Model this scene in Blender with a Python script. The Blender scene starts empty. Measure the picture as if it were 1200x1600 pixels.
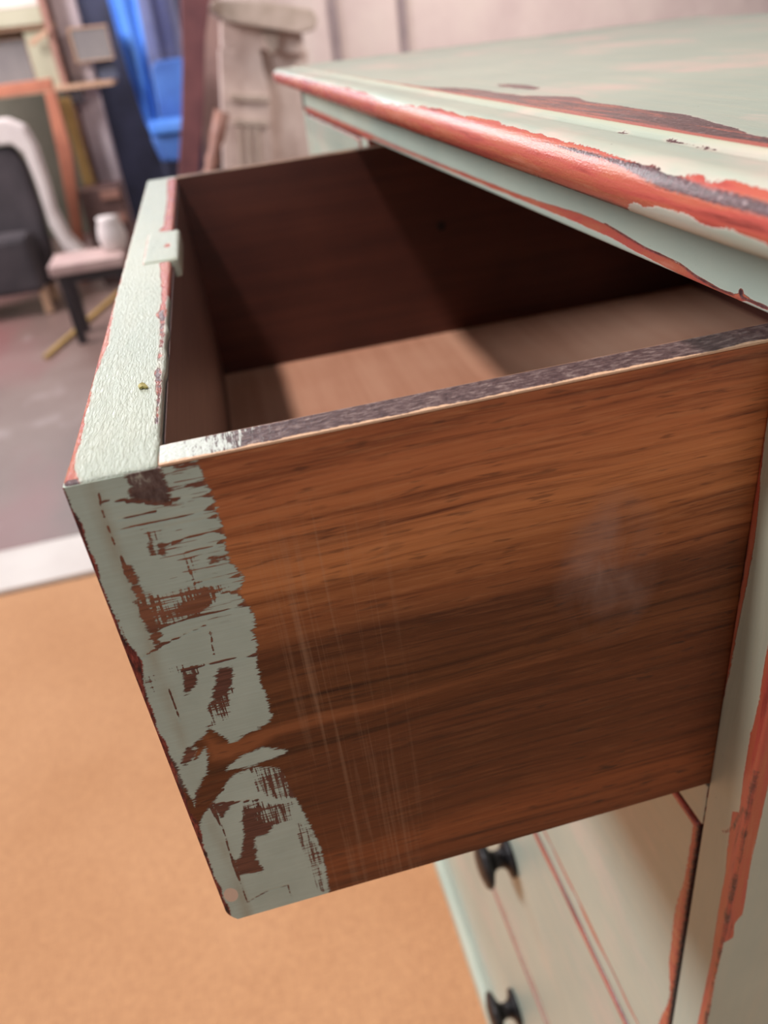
import bpy, bmesh, math, random
import numpy as np
from mathutils import Vector

random.seed(7)
S = bpy.context.scene
COL = S.collection

# ---------------------------------------------------------------- camera
cam_d = bpy.data.cameras.new('camera')
cam = bpy.data.objects.new('camera', cam_d); COL.objects.link(cam)
cam.location = (0.04442, -0.18176, 0.08736)
cam.rotation_euler = (1.032569, 0.099544, -0.254652)
cam_d.sensor_fit = 'HORIZONTAL'; cam_d.sensor_width = 36.0
cam_d.lens = 1230.1 / 1200 * 36.0
cam_d.shift_x = -18.72 / 1200; cam_d.shift_y = -32.06 / 1200
cam_d.clip_start = 0.01; cam_d.clip_end = 60
cam_d.dof.use_dof = True
cam_d.dof.focus_distance = 0.245
cam_d.dof.aperture_fstop = 13.0
cam_d.dof.aperture_blades = 0
S.camera = cam

# ---------------------------------------------------------------- world, lights, exposure
w = bpy.data.worlds.new('world'); S.world = w; w.use_nodes = True
bgn = w.node_tree.nodes['Background']
bgn.inputs['Color'].default_value = (0.82, 0.82, 0.84, 1)
bgn.inputs['Strength'].default_value = 0.24
S.view_settings.view_transform = 'Standard'
S.view_settings.look = 'None'
S.view_settings.gamma = 1.0
S.view_settings.use_curve_mapping = False
S.view_settings.exposure = 0.0

def area(name, loc, target, sx, sy, power, color):
    d = bpy.data.lights.new(name, 'AREA'); d.shape = 'RECTANGLE'; d.size = sx; d.size_y = sy
    d.energy = power; d.color = color
    o = bpy.data.objects.new(name, d); COL.objects.link(o); o.location = loc
    o.rotation_euler = (Vector(target) - Vector(loc)).to_track_quat('-Z', 'Y').to_euler()
    return o
area('work_lamp', (-0.40, 0.15, 1.30), (0.15, 0.3, -0.1), 0.10, 0.10, 19, (1.0, 0.88, 0.82))
area('back_window_light', (-1.35, 6.3, 1.95), (0.0, 0.2, 0.0), 1.7, 1.8, 82, (0.93, 0.97, 1.0))
area('front_fill_light', (0.9, -3.0, 0.7), (0.2, 0.2, -0.2), 2.4, 1.6, 21, (1.0, 0.96, 0.91))  # fill added behind the camera to light the drawer's side face
area('window_light', (-3.2, 1.2, 2.0), (0.1, 0.3, 0.0), 1.3, 1.0, 145, (0.90, 0.95, 1.0))
area('clutter_fill_light', (-2.0, 4.0, 1.5), (0.5, 5.6, -0.4), 1.6, 1.0, 130, (1.0, 0.93, 0.95))  # unseen fill, added to brighten the background clutter
area('wall_fill_light', (2.6, 3.6, 1.5), (2.4, 6.0, 0.1), 1.2, 0.6, 78, (1.0, 0.90, 0.84))  # added fill that lifts the back wall, no actual lamp

# ---------------------------------------------------------------- helpers
def tag(o, label=None, cat=None, group=None, kind=None):
    if label: o['label'] = label
    if cat: o['category'] = cat
    if group: o['group'] = group
    if kind: o['kind'] = kind
    return o

def empty(name, loc, rot=(0, 0, 0), label=None, cat=None, group=None):
    o = bpy.data.objects.new(name, None); COL.objects.link(o)
    o.location = loc; o.rotation_euler = rot; o.empty_display_size = 0.05
    return tag(o, label, cat, group)

def link_mesh(name, me, mat, parent=None, loc=(0, 0, 0)):
    o = bpy.data.objects.new(name, me); COL.objects.link(o)
    if mat is not None: me.materials.append(mat)
    o.location = loc
    if parent is not None: o.parent = parent
    return o

def lat(a, b, step):
    n = max(1, int(round((b - a) / step))); return list(np.linspace(a, b, n + 1))

def cuts(*segs):
    """segs: (a, b, step) joined end to end"""
    out = []
    for a, b, s in segs:
        l = lat(a, b, s)
        out += l if not out else l[1:]
    return np.array(out)

def box_grid(name, xs, ys, zs, mat, parent=None, r=0.0, loc=(0, 0, 0), fields=None, deform=None, round_axes=(1, 1, 1)):
    """a solid board on a lattice, edges rounded by r, with per-vertex wear fields"""
    xs, ys, zs = map(np.asarray, (xs, ys, zs))
    nx, ny, nz = len(xs), len(ys), len(zs)
    ids = {}; V = []; F = []
    def vid(i, j, k):
        key = (i * ny + j) * nz + k
        v = ids.get(key)
        if v is None:
            v = ids[key] = len(V); V.append((xs[i], ys[j], zs[k]))
        return v
    for i in range(nx - 1):
        for j in range(ny - 1):
            F.append((vid(i, j, 0), vid(i, j + 1, 0), vid(i + 1, j + 1, 0), vid(i + 1, j, 0)))
            F.append((vid(i, j, nz - 1), vid(i + 1, j, nz - 1), vid(i + 1, j + 1, nz - 1), vid(i, j + 1, nz - 1)))
    for i in range(nx - 1):
        for k in range(nz - 1):
            F.append((vid(i, 0, k), vid(i + 1, 0, k), vid(i + 1, 0, k + 1), vid(i, 0, k + 1)))
            F.append((vid(i, ny - 1, k), vid(i, ny - 1, k + 1), vid(i + 1, ny - 1, k + 1), vid(i + 1, ny - 1, k)))
    for j in range(ny - 1):
        for k in range(nz - 1):
            F.append((vid(0, j, k), vid(0, j, k + 1), vid(0, j + 1, k + 1), vid(0, j + 1, k)))
            F.append((vid(nx - 1, j, k), vid(nx - 1, j + 1, k), vid(nx - 1, j + 1, k + 1), vid(nx - 1, j, k + 1)))
    P = np.array(V, float)
    if r > 0:
        lo = np.array([xs[0], ys[0], zs[0]]); hi = np.array([xs[-1], ys[-1], zs[-1]])
        ra = np.minimum(np.array([r if a else 0 for a in round_axes], float), (hi - lo) / 2)
        c = np.clip(P, lo + ra, hi - ra)
        d = P - c
        L = np.linalg.norm(d, axis=1)
        m = np.max(np.abs(d), axis=1)
        nz_ = L > 1e-9
        # square lattice shell -> round shell
        d[nz_] *= (m[nz_] / L[nz_])[:, None]
        P = c + d
    if deform is not None: P = deform(P)
    me = bpy.data.meshes.new(name)
    me.from_pydata(P.tolist(), [], F)
    me.polygons.foreach_set('use_smooth', [r > 0] * len(F))
    if r > 0:
        try: me.set_sharp_from_angle(angle=math.radians(50))
        except Exception: pass
    if fields is not None:
        for nm, val in fields(P).items():
            at = me.attributes.new(nm, 'FLOAT', 'POINT')
            at.data.foreach_set('value', np.asarray(val, np.float32))
    me.update()
    return link_mesh(name, me, mat, parent, loc)

def sd_poly(px, py, poly):
    """signed distance to a polygon, positive inside"""
    poly = np.array(poly); d = np.full(px.shape, 1e9); ins = np.zeros(px.shape, bool)
    n = len(poly)
    for a in range(n):
        x0, y0 = poly[a]; x1, y1 = poly[(a + 1) % n]
        ex, ey = x1 - x0, y1 - y0
        t = np.clip(((px - x0) * ex + (py - y0) * ey) / (ex * ex + ey * ey + 1e-18), 0, 1)
        d = np.minimum(d, np.hypot(px - x0 - t * ex, py - y0 - t * ey))
        c = ((y0 > py) != (y1 > py)) & (px < (x1 - x0) * (py - y0) / (y1 - y0 + 1e-18) + x0)
        ins ^= c
    return np.where(ins, d, -d)

def d_line(px, py, pl):
    d = np.full(px.shape, 1e9)
    for (x0, y0), (x1, y1) in zip(pl[:-1], pl[1:]):
        ex, ey = x1 - x0, y1 - y0
        t = np.clip(((px - x0) * ex + (py - y0) * ey) / (ex * ex + ey * ey + 1e-18), 0, 1)
        d = np.minimum(d, np.hypot(px - x0 - t * ex, py - y0 - t * ey))
    return d

def curve1(x, pts):
    pts = sorted(pts); a = np.array(pts)
    return np.interp(x, a[:, 0], a[:, 1])

def vnoise(x, seed=0):
    """smooth 1-d value noise, -1..1"""
    rs = np.random.RandomState(seed); t = rs.rand(4096) * 2 - 1
    i = np.floor(x).astype(int); f = x - i; f = f * f * (3 - 2 * f)
    return t[i % 4096] * (1 - f) + t[(i + 1) % 4096] * f

# ---------------------------------------------------------------- materials
def srgb(r, g, b):
    f = lambda c: (c / 255 / 12.92) if c / 255 <= 0.04045 else ((c / 255 + 0.055) / 1.055) ** 2.4
    return (f(r), f(g), f(b), 1)

class NT:
    def __init__(s, name):
        s.m = bpy.data.materials.new(name); s.m.use_nodes = True
        s.t = s.m.node_tree; s.n = s.t.nodes; s.b = s.n['Principled BSDF']
    def node(s, t, **kw):
        n = s.n.new(t)
        for k, v in kw.items(): setattr(n, k, v)
        return n
    def put(s, sock, v):
        if isinstance(v, bpy.types.NodeSocket): s.t.links.new(v, sock)
        else: sock.default_value = v
    def math(s, op, a, b=0.0, c=0.0, clamp=False):
        n = s.node('ShaderNodeMath', operation=op, use_clamp=clamp)
        s.put(n.inputs[0], a); s.put(n.inputs[1], b)
        if op in ('MULTIPLY_ADD',): s.put(n.inputs[2], c)
        return n.outputs[0]
    def attr(s, nm): return s.node('ShaderNodeAttribute', attribute_name=nm).outputs['Fac']
    def co(s): return s.node('ShaderNodeTexCoord').outputs['Object']
    def mapped(s, scale, co=None, loc=(0, 0, 0), rot=(0, 0, 0)):
        n = s.node('ShaderNodeMapping'); s.put(n.inputs['Vector'], co if co is not None else s.co())
        n.inputs['Scale'].default_value = scale; n.inputs['Location'].default_value = loc; n.inputs['Rotation'].default_value = rot
        return n.outputs[0]
    def noise(s, scale, co=None, detail=3, rough=0.5, dist=0.0, loc=(0, 0, 0), mul=1.0, rot=(0, 0, 0)):
        if not isinstance(scale, tuple): scale = (scale,) * 3
        n = s.node('ShaderNodeTexNoise'); s.put(n.inputs['Vector'], s.mapped(scale, co, loc, rot))
        n.inputs['Scale'].default_value = mul; n.inputs['Detail'].default_value = detail
        n.inputs['Roughness'].default_value = rough; n.inputs['Distortion'].default_value = dist
        return n.outputs['Fac']
    def ramp(s, fac, stops, interp='LINEAR'):
        n = s.node('ShaderNodeValToRGB'); s.put(n.inputs[0], fac); e = n.color_ramp.elements
        n.color_ramp.interpolation = interp
        while len(e) < len(stops): e.new(0.5)
        for k, (p, c) in enumerate(stops):
            e[k].position = p; e[k].color = c if not isinstance(c, (int, float)) else (c, c, c, 1)
        return n.outputs[0]
    def mr(s, v, a, b, c=0.0, d=1.0):
        n = s.node('ShaderNodeMapRange'); s.put(n.inputs['Value'], v)
        n.inputs['From Min'].default_value = a; n.inputs['From Max'].default_value = b
        n.inputs['To Min'].default_value = c; n.inputs['To Max'].default_value = d
        return n.outputs[0]
    def mix(s, fac, a, b, mode='MIX'):
        n = s.node('ShaderNodeMix', data_type='RGBA', blend_type=mode)
        s.put(n.inputs[0], fac); s.put(n.inputs[6], a); s.put(n.inputs[7], b)
        return n.outputs[2]
    def sep(s, co=None):
        n = s.node('ShaderNodeSeparateXYZ'); s.put(n.inputs[0], co if co is not None else s.co()); return n.outputs
    def bump(s, h, strength=0.5, dist=0.001, normal=None):
        n = s.node('ShaderNodeBump'); s.put(n.inputs['Height'], h)
        n.inputs['Strength'].default_value = strength; n.inputs['Distance'].default_value = dist
        if normal is not None: s.put(n.inputs['Normal'], normal)
        return n.outputs[0]
    def out(s, color=None, rough=None, normal=None, **kw):
        if color is not None: s.put(s.b.inputs['Base Color'], color)
        if rough is not None: s.put(s.b.inputs['Roughness'], rough)
        if normal is not None: s.put(s.b.inputs['Normal'], normal)
        for k, v in kw.items(): s.put(s.b.inputs[k], v)
        return s.m

GREEN = srgb(181, 188, 172); GREEN_D = srgb(168, 178, 164); CREAM = srgb(200, 190, 168)
RED = srgb(184, 84, 74); RED_O = srgb(184, 100, 74); RED_D = srgb(124, 56, 50); DARK = srgb(66, 40, 42)

def paint(name, grain=(1, 60, 1), amp=1.2, cream=0.35, strokes=None, stroke_bump=0.25, chips=0.0, rough=0.42, pink=0.0, gloss=0.5):
    """sage paint over red primer over dark wood. Attribute 'wear' (m, + = rubbed through),
    'dark' (m, + = down to dark wood). grain = noise scale along x, y, z (1/m)"""
    T = NT(name)
    ng = T.noise(grain, detail=4, rough=0.65)
    nf = T.noise(900.0, detail=2)
    wear = T.attr('wear'); dark = T.attr('dark')
    wn = T.math('MULTIPLY', T.math('SUBTRACT', ng, 0.5), amp * 2.6)
    wf = T.math('MULTIPLY', T.math('SUBTRACT', nf, 0.5), amp * 0.9)
    wm = T.math('ADD', T.math('ADD', T.math('MULTIPLY', wear, 1000.0), wn), wf)
    if chips > 0:
        nc = T.noise(tuple(g * 0.6 for g in grain), detail=5, rough=0.7, loc=(3, 5, 7))
        wm = T.math('MAXIMUM', wm, T.mr(nc, 0.80 - chips, 0.81 - chips, -2, 0.6))
    mask = T.mr(wm, -0.12, 0.12)
    dm = T.math('ADD', T.math('MULTIPLY', dark, 1000.0), T.math('ADD', wn, wf))
    dmask = T.mr(dm, -0.35, 0.5)
    # red undercoat
    nr = T.noise(tuple(g * 0.7 for g in grain), detail=5, rough=0.7, loc=(1, 2, 3))
    red = T.ramp(nr, [(0.28, RED_D), (0.42, RED), (0.58, RED_O), (0.75, srgb(200, 124, 104))])
    dk = T.ramp(T.noise(700.0, detail=3), [(0.35, DARK), (0.62, srgb(96, 62, 66)), (0.75, srgb(150, 130, 130))])
    red = T.mix(dmask, red, dk)
    # paint colour
    nl = T.noise(9.0, detail=4, rough=0.6, loc=(9, 1, 4))
    ns = T.noise(tuple(g * 0.35 for g in grain), detail=4, rough=0.6, loc=(4, 4, 4))
    base = T.mix(T.mr(nl, 0.35, 0.65), GREEN_D, GREEN)
    base = T.mix(T.math('MULTIPLY', T.mr(ns, 0.45, 0.7), cream), base, CREAM)
    if pink > 0:
        npk = T.noise(tuple(6 + g * 0.035 for g in grain), detail=5, rough=0.65, loc=(2, 8, 1))
        base = T.mix(T.math('MULTIPLY', T.mr(npk, 0.52, 0.66), pink), base, srgb(214, 188, 176))
    base = T.mix(T.attr('aged'), base, srgb(200, 198, 170))
    spk = T.noise(420.0, detail=2, loc=(5, 0, 0))
    base = T.mix(T.mr(spk, 0.76, 0.80), base, srgb(110, 96, 84))
    col = T.mix(mask, base, red)
    # pale rim where the paint is feathered
    rim = T.math('MULTIPLY', T.mr(wm, -0.9, -0.15), T.math('SUBTRACT', 1.0, mask))
    col = T.mix(T.math('MULTIPLY', rim, 0.35), col, srgb(206, 190, 176))
    h = T.math('MULTIPLY', T.math('SUBTRACT', 1.0, mask), 0.6)
    st = T.noise(strokes or tuple(g * 2 for g in grain), detail=4, rough=0.6, dist=0.6, loc=(6, 2, 0))
    h = T.math('ADD', h, T.math('MULTIPLY', st, stroke_bump * 2))
    h = T.math('ADD', h, T.math('MULTIPLY', T.noise(1400.0, detail=2, loc=(2, 0, 9)), T.mr(mask, 0, 1, 0.06, 0.22)))
    nb = T.bump(h, 0.8, 0.0006)
    r = T.math('ADD', T.mr(mask, 0, 1, rough, rough - 0.10), T.math('MULTIPLY', T.math('SUBTRACT', nr, 0.5), 0.25))
    return T.out(col, r, nb, **{'Specular IOR Level': gloss})

def simple(name, c1, c2=None, scale=8.0, rough=0.6, bump=0.0, detail=3, metallic=0.0, bscale=None, **kw):
    T = NT(name)
    c = T.ramp(T.noise(scale, detail=detail), [(0.35, c1), (0.65, c2 or c1)])
    nb = T.bump(T.noise(bscale or scale, detail=4), bump, 0.004) if bump > 0 else None
    return T.out(c, rough, nb, Metallic=metallic, **kw)

# outlines of the paint, scrapes and joints on the drawer side, metres (x, z)
DATA = {
    'S_paint1': [(-0.0054, 0.0008), (-0.0343, -0.0857), (-0.0042, -0.1077), (0.0005, -0.1173), (0.0073, -0.1044), (0.0099, -0.0986), (0.0085, -0.0973), (0.013, -0.0949), (0.0149, -0.0922), (0.0182, -0.0968), (0.0198, -0.1006), (0.0314, -0.0967), (0.0345, -0.0944), (0.0345, -0.0873), (0.0338, -0.077), (0.0345, -0.0698), (0.0361, -0.0637), (0.0356, -0.0586), (0.0369, -0.0563), (0.0371, -0.0523), (0.0361, -0.0493), (0.0347, -0.0438), (0.0373, -0.0393), (0.0345, -0.033), (0.0344, -0.0303), (0.0345, -0.0267), (0.0352, -0.0223), (0.0344, -0.0161), (0.0349, -0.0123), (0.0338, -0.0077), (0.0334, -0.0024), (0.0329, 0.0027), (-0.0042, 0.0042)],
    'S_paint2': [(0.0161, -0.111), (0.0215, -0.1078), (0.029, -0.1055), (0.0365, -0.1101), (0.035, -0.1117), (0.0252, -0.1127), (0.0158, -0.1122)],
    'S_strip': [(0.0073, -0.1044), (0.012, -0.0994), (0.0121, -0.1036), (0.012, -0.1034), (0.0099, -0.1112), (0.008, -0.113), (0.0029, -0.1245), (0.0017, -0.115), (0.0022, -0.1082), (0.0068, -0.1014)],
    'S_paint3': [(0.0019, -0.1335), (0.0074, -0.1255), (0.0097, -0.1236), (0.017, -0.1148), (0.025, -0.1135), (0.0327, -0.1174), (0.0337, -0.125), (0.0354, -0.136), (0.0371, -0.1485), (0.0386, -0.1594), (0.0388, -0.1723), (0.0377, -0.1898), (0.0327, -0.2165), (-0.0058, -0.209), (-0.008, -0.1614)],
    'S_holes': [[(0.0152, 0.0001), (0.0235, -0.0), (0.0241, -0.002), (0.0244, -0.0053), (0.024, -0.0113), (0.0228, -0.0113), (0.0191, -0.0098), (0.0145, -0.0078), (0.0155, -0.0037)], [(0.0129, -0.0685), (0.0169, -0.0695), (0.0149, -0.0744), (0.0115, -0.0762)], [(0.0228, -0.0696), (0.027, -0.0702), (0.025, -0.0778), (0.0219, -0.0806), (0.018, -0.0831), (0.0204, -0.0762)], [(0.0176, -0.1316), (0.0209, -0.1338), (0.0199, -0.1383), (0.0246, -0.1432), (0.0231, -0.1475), (0.0181, -0.1473), (0.0154, -0.1574), (0.0166, -0.1611), (0.0168, -0.1665), (0.0086, -0.1649), (0.0083, -0.1573), (0.0113, -0.1556), (0.0148, -0.1449), (0.0158, -0.1375)], [(0.0083, -0.1268), (0.0142, -0.1278), (0.0099, -0.1331), (0.0087, -0.1307)], [(0.008, -0.0273), (0.0094, -0.0277), (0.0098, -0.0334), (0.0092, -0.0389), (0.0079, -0.0385), (0.0074, -0.0339)], [(0.0068, -0.0392), (0.0096, -0.0414), (0.0105, -0.0475), (0.0108, -0.051), (0.009, -0.0559), (0.008, -0.0549), (0.0078, -0.048)], [(0.0154, -0.0216), (0.0164, -0.0213), (0.0162, -0.0266), (0.015, -0.0257)], [(0.0176, -0.0222), (0.0212, -0.0232), (0.0188, -0.0249), (0.0187, -0.0273), (0.017, -0.0262)], [(0.0282, -0.0068), (0.034, -0.0069), (0.0336, -0.0087), (0.0287, -0.0083)], [(0.027, -0.0004), (0.0312, -0.0003), (0.0331, -0.0018), (0.0275, -0.0021)], [(0.0216, -0.0432), (0.0265, -0.042), (0.0255, -0.044), (0.0219, -0.0442)], [(0.0293, -0.0308), (0.0345, -0.031), (0.0338, -0.0321), (0.0294, -0.0324)], [(0.0196, -0.0437), (0.0271, -0.044), (0.0221, -0.0477), (0.0153, -0.0464)], [(0.0124, -0.1561), (0.0177, -0.1522), (0.0152, -0.1615), (0.0104, -0.1594)], [(0.0005, -0.0973), (0.002, -0.1046), (0.0016, -0.1105), (0.0025, -0.1262), (0.0004, -0.131), (0.0012, -0.1342), (0.0018, -0.1354), (-0.0003, -0.1278), (-0.0006, -0.1079)], [(0.0052, -0.1173), (0.0067, -0.1161), (0.0092, -0.1207), (0.0135, -0.1188), (0.0091, -0.1234), (0.0067, -0.1261), (0.0014, -0.1333), (0.0009, -0.1302)], [(0.0068, -0.0974), (0.0095, -0.1001), (0.0049, -0.1051), (0.0033, -0.1045)]],
    'S_scrape': [[(0.0089, -0.0382), (0.0169, -0.0379), (0.0306, -0.0394), (0.0332, -0.0414), (0.0239, -0.0465), (0.0214, -0.0482), (0.0081, -0.045)], [(0.0086, -0.0398), (0.0216, -0.0417), (0.0279, -0.0449), (0.0201, -0.0478), (0.0116, -0.0492)], [(0.0236, -0.1147), (0.0337, -0.1187), (0.0349, -0.132), (0.0296, -0.1336), (0.0226, -0.1252)], [(0.033, -0.1428), (0.0359, -0.152), (0.0372, -0.1672), (0.0359, -0.1878), (0.0329, -0.1852), (0.0323, -0.165), (0.0317, -0.1533)], [(0.0185, -0.1272), (0.0331, -0.1351), (0.032, -0.1444), (0.0163, -0.1436)], [(0.0226, -0.0272), (0.026, -0.0293), (0.0247, -0.0389), (0.0223, -0.0382)], [(0.0151, -0.0175), (0.0201, -0.0182), (0.0185, -0.0207), (0.0149, -0.0198)], [(0.0168, -0.0834), (0.0256, -0.0788), (0.0226, -0.0902), (0.015, -0.0915)], [(0.0016, -0.0403), (0.0019, -0.0529), (-0.0004, -0.0556), (-0.0002, -0.0462)], [(0.0095, -0.0631), (0.0193, -0.0662), (0.0171, -0.0685), (0.0091, -0.0665)], [(0.0016, -0.0633), (0.0055, -0.0661), (0.0038, -0.0728), (0.0012, -0.0704)], [(0.0218, -0.1295), (0.0319, -0.1346), (0.0319, -0.1414), (0.0217, -0.1419)]],
    'S_lines': [[(0.0076, -0.0066), (0.0144, -0.0083), (0.0237, -0.0115)], [(0.0076, -0.0044), (0.0068, -0.0125), (0.0071, -0.0177), (0.0075, -0.0242), (0.0075, -0.0302)], [(0.0084, -0.0163), (0.0198, -0.0158), (0.0264, -0.0158), (0.0341, -0.0155)], [(0.021, -0.0185), (0.0339, -0.0184)], [(0.0216, -0.0233), (0.0276, -0.0226), (0.0351, -0.0231)], [(0.0236, -0.0269), (0.0299, -0.0273), (0.0341, -0.0264)], [(0.0239, -0.0377), (0.0359, -0.0383)], [(0.0114, -0.0398), (0.0233, -0.0404), (0.0347, -0.0441)], [(0.0103, -0.0129), (0.0196, -0.013)], [(0.0248, -0.0109), (0.0346, -0.0114)], [(0.0033, -0.0589), (0.0097, -0.0561), (0.023, -0.0527)], [(0.024, -0.0551), (0.0229, -0.0645)], [(0.0132, -0.0671), (0.0197, -0.0667), (0.0346, -0.0676)], [(0.0115, -0.0495), (0.026, -0.0489), (0.0359, -0.0485)], [(0.0075, -0.0726), (0.0076, -0.0787), (0.0075, -0.0856)], [(0.0074, -0.1255), (0.0087, -0.1384), (0.0083, -0.1573), (0.0083, -0.1691), (0.0082, -0.1807)], [(0.0081, -0.1813), (0.0165, -0.1779), (0.0242, -0.1779)], [(0.0241, -0.1778), (0.0235, -0.1864)], [(0.0036, -0.1241), (0.0086, -0.1258), (0.023, -0.1295)], [(0.0035, -0.1243), (0.0128, -0.1203)]],
    'S_band': [(0.013, -0.0948), (0.0195, -0.1014), (0.0312, -0.0982), (0.0471, -0.0977), (0.0709, -0.0995), (0.0706, -0.1019), (0.0464, -0.102), (0.0346, -0.1019), (0.0216, -0.1081), (0.0126, -0.1064)],
}

# ================================================================ measures (metres; z = 0 is the drawer's top edge)
XF = 0.1951          # plane of the chest's face
HD = 0.1892          # drawer height
WD = 0.5209          # drawer width
DEP = 0.50           # drawer depth
YN = -0.0232         # near side of the chest
YE = 0.885           # far side of the chest
FLOOR = -1.07
ZT = 0.052           # top of the chest

# ---------------------------------------------------------------- materials
M_front_v = paint('sage_paint_upright', grain=(300, 300, 25), amp=1.0, cream=0.25, stroke_bump=0.12)
M_front_h = paint('sage_paint_level', grain=(300, 25, 300), amp=1.0, cream=0.4, stroke_bump=0.12)
M_rail = paint('sage_paint_rail', grain=(160, 45, 160), amp=0.55, cream=0.1, stroke_bump=0.1, rough=0.5)
M_top = paint('sage_paint_top', grain=(330, 22, 330), amp=1.5, cream=0.3, stroke_bump=0.12, pink=0.75, rough=0.36, gloss=0.6)
M_edge = paint('sage_paint_brushed', grain=(420, 110, 420), amp=0.7, cream=0.12, strokes=(1300, 230, 1300), stroke_bump=0.7, rough=0.33, gloss=0.7)
M_side = paint('sage_paint_side_panel', grain=(250, 250, 30), amp=0.8, cream=0.2, stroke_bump=0.1)
M_drawer_front = paint('sage_paint_drawer_face', grain=(250, 30, 250), amp=1.0, cream=0.25, stroke_bump=0.1, rough=0.34, pink=0.35, gloss=0.7)

def wood_drawer():
    T = NT('stained_pine_drawer_side')
    co = T.co(); X, Y, Z = T.sep(co)[:3]
    # wavy grain lines: distort z with a slow noise
    wob = T.noise((6, 6, 14), co, detail=2)
    z2 = T.math('ADD', Z, T.math('MULTIPLY', T.math('SUBTRACT', wob, 0.5), 0.012))
    cv = T.node('ShaderNodeCombineXYZ'); T.put(cv.inputs[0], X); T.put(cv.inputs[1], Y); T.put(cv.inputs[2], z2)
    c2 = cv.outputs[0]
    g1 = T.noise((7, 7, 330), c2, detail=5, rough=0.7)
    g2 = T.noise((3, 3, 70), c2, detail=3, rough=0.6, loc=(2, 0, 5))
    g3 = T.noise((22, 22, 900), c2, detail=3, rough=0.6, loc=(8, 0, 2))
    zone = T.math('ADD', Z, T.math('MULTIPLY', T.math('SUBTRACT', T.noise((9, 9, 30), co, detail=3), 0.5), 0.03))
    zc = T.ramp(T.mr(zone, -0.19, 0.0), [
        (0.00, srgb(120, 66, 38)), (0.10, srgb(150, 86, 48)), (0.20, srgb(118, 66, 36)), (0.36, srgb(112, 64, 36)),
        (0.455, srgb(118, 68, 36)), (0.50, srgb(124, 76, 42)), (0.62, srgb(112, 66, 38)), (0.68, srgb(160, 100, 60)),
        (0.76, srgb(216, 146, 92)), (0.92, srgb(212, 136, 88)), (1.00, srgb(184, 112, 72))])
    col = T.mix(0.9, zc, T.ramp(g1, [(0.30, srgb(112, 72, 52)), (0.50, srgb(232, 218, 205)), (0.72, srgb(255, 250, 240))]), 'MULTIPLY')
    col = T.mix(0.6, col, T.ramp(g2, [(0.30, srgb(150, 116, 96)), (0.52, srgb(240, 230, 224)), (0.75, srgb(255, 255, 250))]), 'MULTIPLY')
    col = T.mix(T.math('MULTIPLY', T.mr(g3, 0.66, 0.74), 0.6), col, srgb(58, 32, 22))
    # a lighter streak across the middle, as the drawer has
    band = T.math('ADD', T.math('MULTIPLY', T.attr('band'), 1000.0), T.math('MULTIPLY', T.math('SUBTRACT', g1, 0.5), 4.0))
    col = T.mix(T.math('MULTIPLY', T.mr(band, -1.5, 1.5), T.mr(X, 0.13, 0.03, 0.1, 0.6)), col, srgb(168, 100, 60))
    tk = T.noise((75, 75, 620), co, detail=2, rough=0.5, loc=(3, 7, 1))
    col = T.mix(T.math('MULTIPLY', T.mr(tk, 0.60, 0.68), 0.45), col, srgb(60, 34, 24))
    hh = T.noise((45, 45, 700), c2, detail=4, rough=0.7, loc=(6, 1, 1))
    col = T.mix(T.math('MULTIPLY', T.mr(hh, 0.50, 0.68), T.mr(Z, -0.075, -0.05, 0.10, 0.38)), col, srgb(206, 140, 92))
    # worm-like dark marks towards the back end
    wm = T.noise((70, 70, 330), co, detail=2, rough=0.5, loc=(1, 1, 1))
    wz = T.math('MULTIPLY', T.mr(X, 0.09, 0.15), T.mr(Z, -0.045, -0.07))
    wthr = T.mr(wm, 0.63, 0.72)
    col = T.mix(T.math('MULTIPLY', T.math('MULTIPLY', wthr, T.math('ADD', T.math('MULTIPLY', wz, 0.7), 0.25)), 0.9), col, srgb(52, 30, 22))
    # dusty smears
    sx = T.math('SUBTRACT', T.math('MULTIPLY', X, 1.0), 0.148); sz = T.math('ADD', Z, 0.068)
    dd = T.math('ADD', T.math('MULTIPLY', T.math('MULTIPLY', sx, sx), 2600.0), T.math('MULTIPLY', T.math('MULTIPLY', sz, sz), 900.0))
    smear = T.math('MULTIPLY', T.math('MAXIMUM', T.math('SUBTRACT', 1.0, dd), 0.0), T.mr(T.noise((60, 60, 40), co, detail=4, dist=0.5), 0.35, 0.7))
    col = T.mix(T.math('MULTIPLY', smear, 0.45), col, srgb(176, 150, 140))
    # upright scuffs of thin paint
    su = T.noise((420, 420, 9), co, detail=4, rough=0.65, loc=(3, 3, 3))
    sm = T.math('MULTIPLY', T.mr(X, 0.034, 0.048), T.mr(X, 0.085, 0.066))
    sm = T.math('MULTIPLY', sm, T.mr(Z, -0.01, -0.035))
    col = T.mix(T.math('MULTIPLY', T.math('MULTIPLY', T.mr(su, 0.52, 0.70), sm), 0.26), col, srgb(190, 150, 120))
    # --- paint layer at the front end
    pt = T.math('MULTIPLY', T.attr('paint'), 1000.0)
    teeth = T.noise((80, 80, 1050), co, detail=4, rough=0.7, loc=(5, 1, 2))
    fine = T.noise((500, 500, 1500), co, detail=3, rough=0.6)
    e = T.math('ADD', T.math('MULTIPLY', T.math('SUBTRACT', teeth, 0.5), 5.2), T.math('MULTIPLY', T.math('SUBTRACT', fine, 0.5), 1.8))
    wv = T.noise((1300, 1300, 60), co, detail=3, rough=0.6, loc=(2, 2, 2))
    hz = T.noise((60, 60, 1300), co, detail=3, rough=0.6, loc=(7, 2, 2))
    sc = T.math('MULTIPLY', T.attr('scrape'), T.math('ADD', T.math('MULTIPLY', T.mr(wv, 0.44, 0.60), 5.0), T.math('MULTIPLY', T.mr(hz, 0.46, 0.62), 5.0)))
    near = T.mr(X, 0.006, 0.012)
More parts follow.
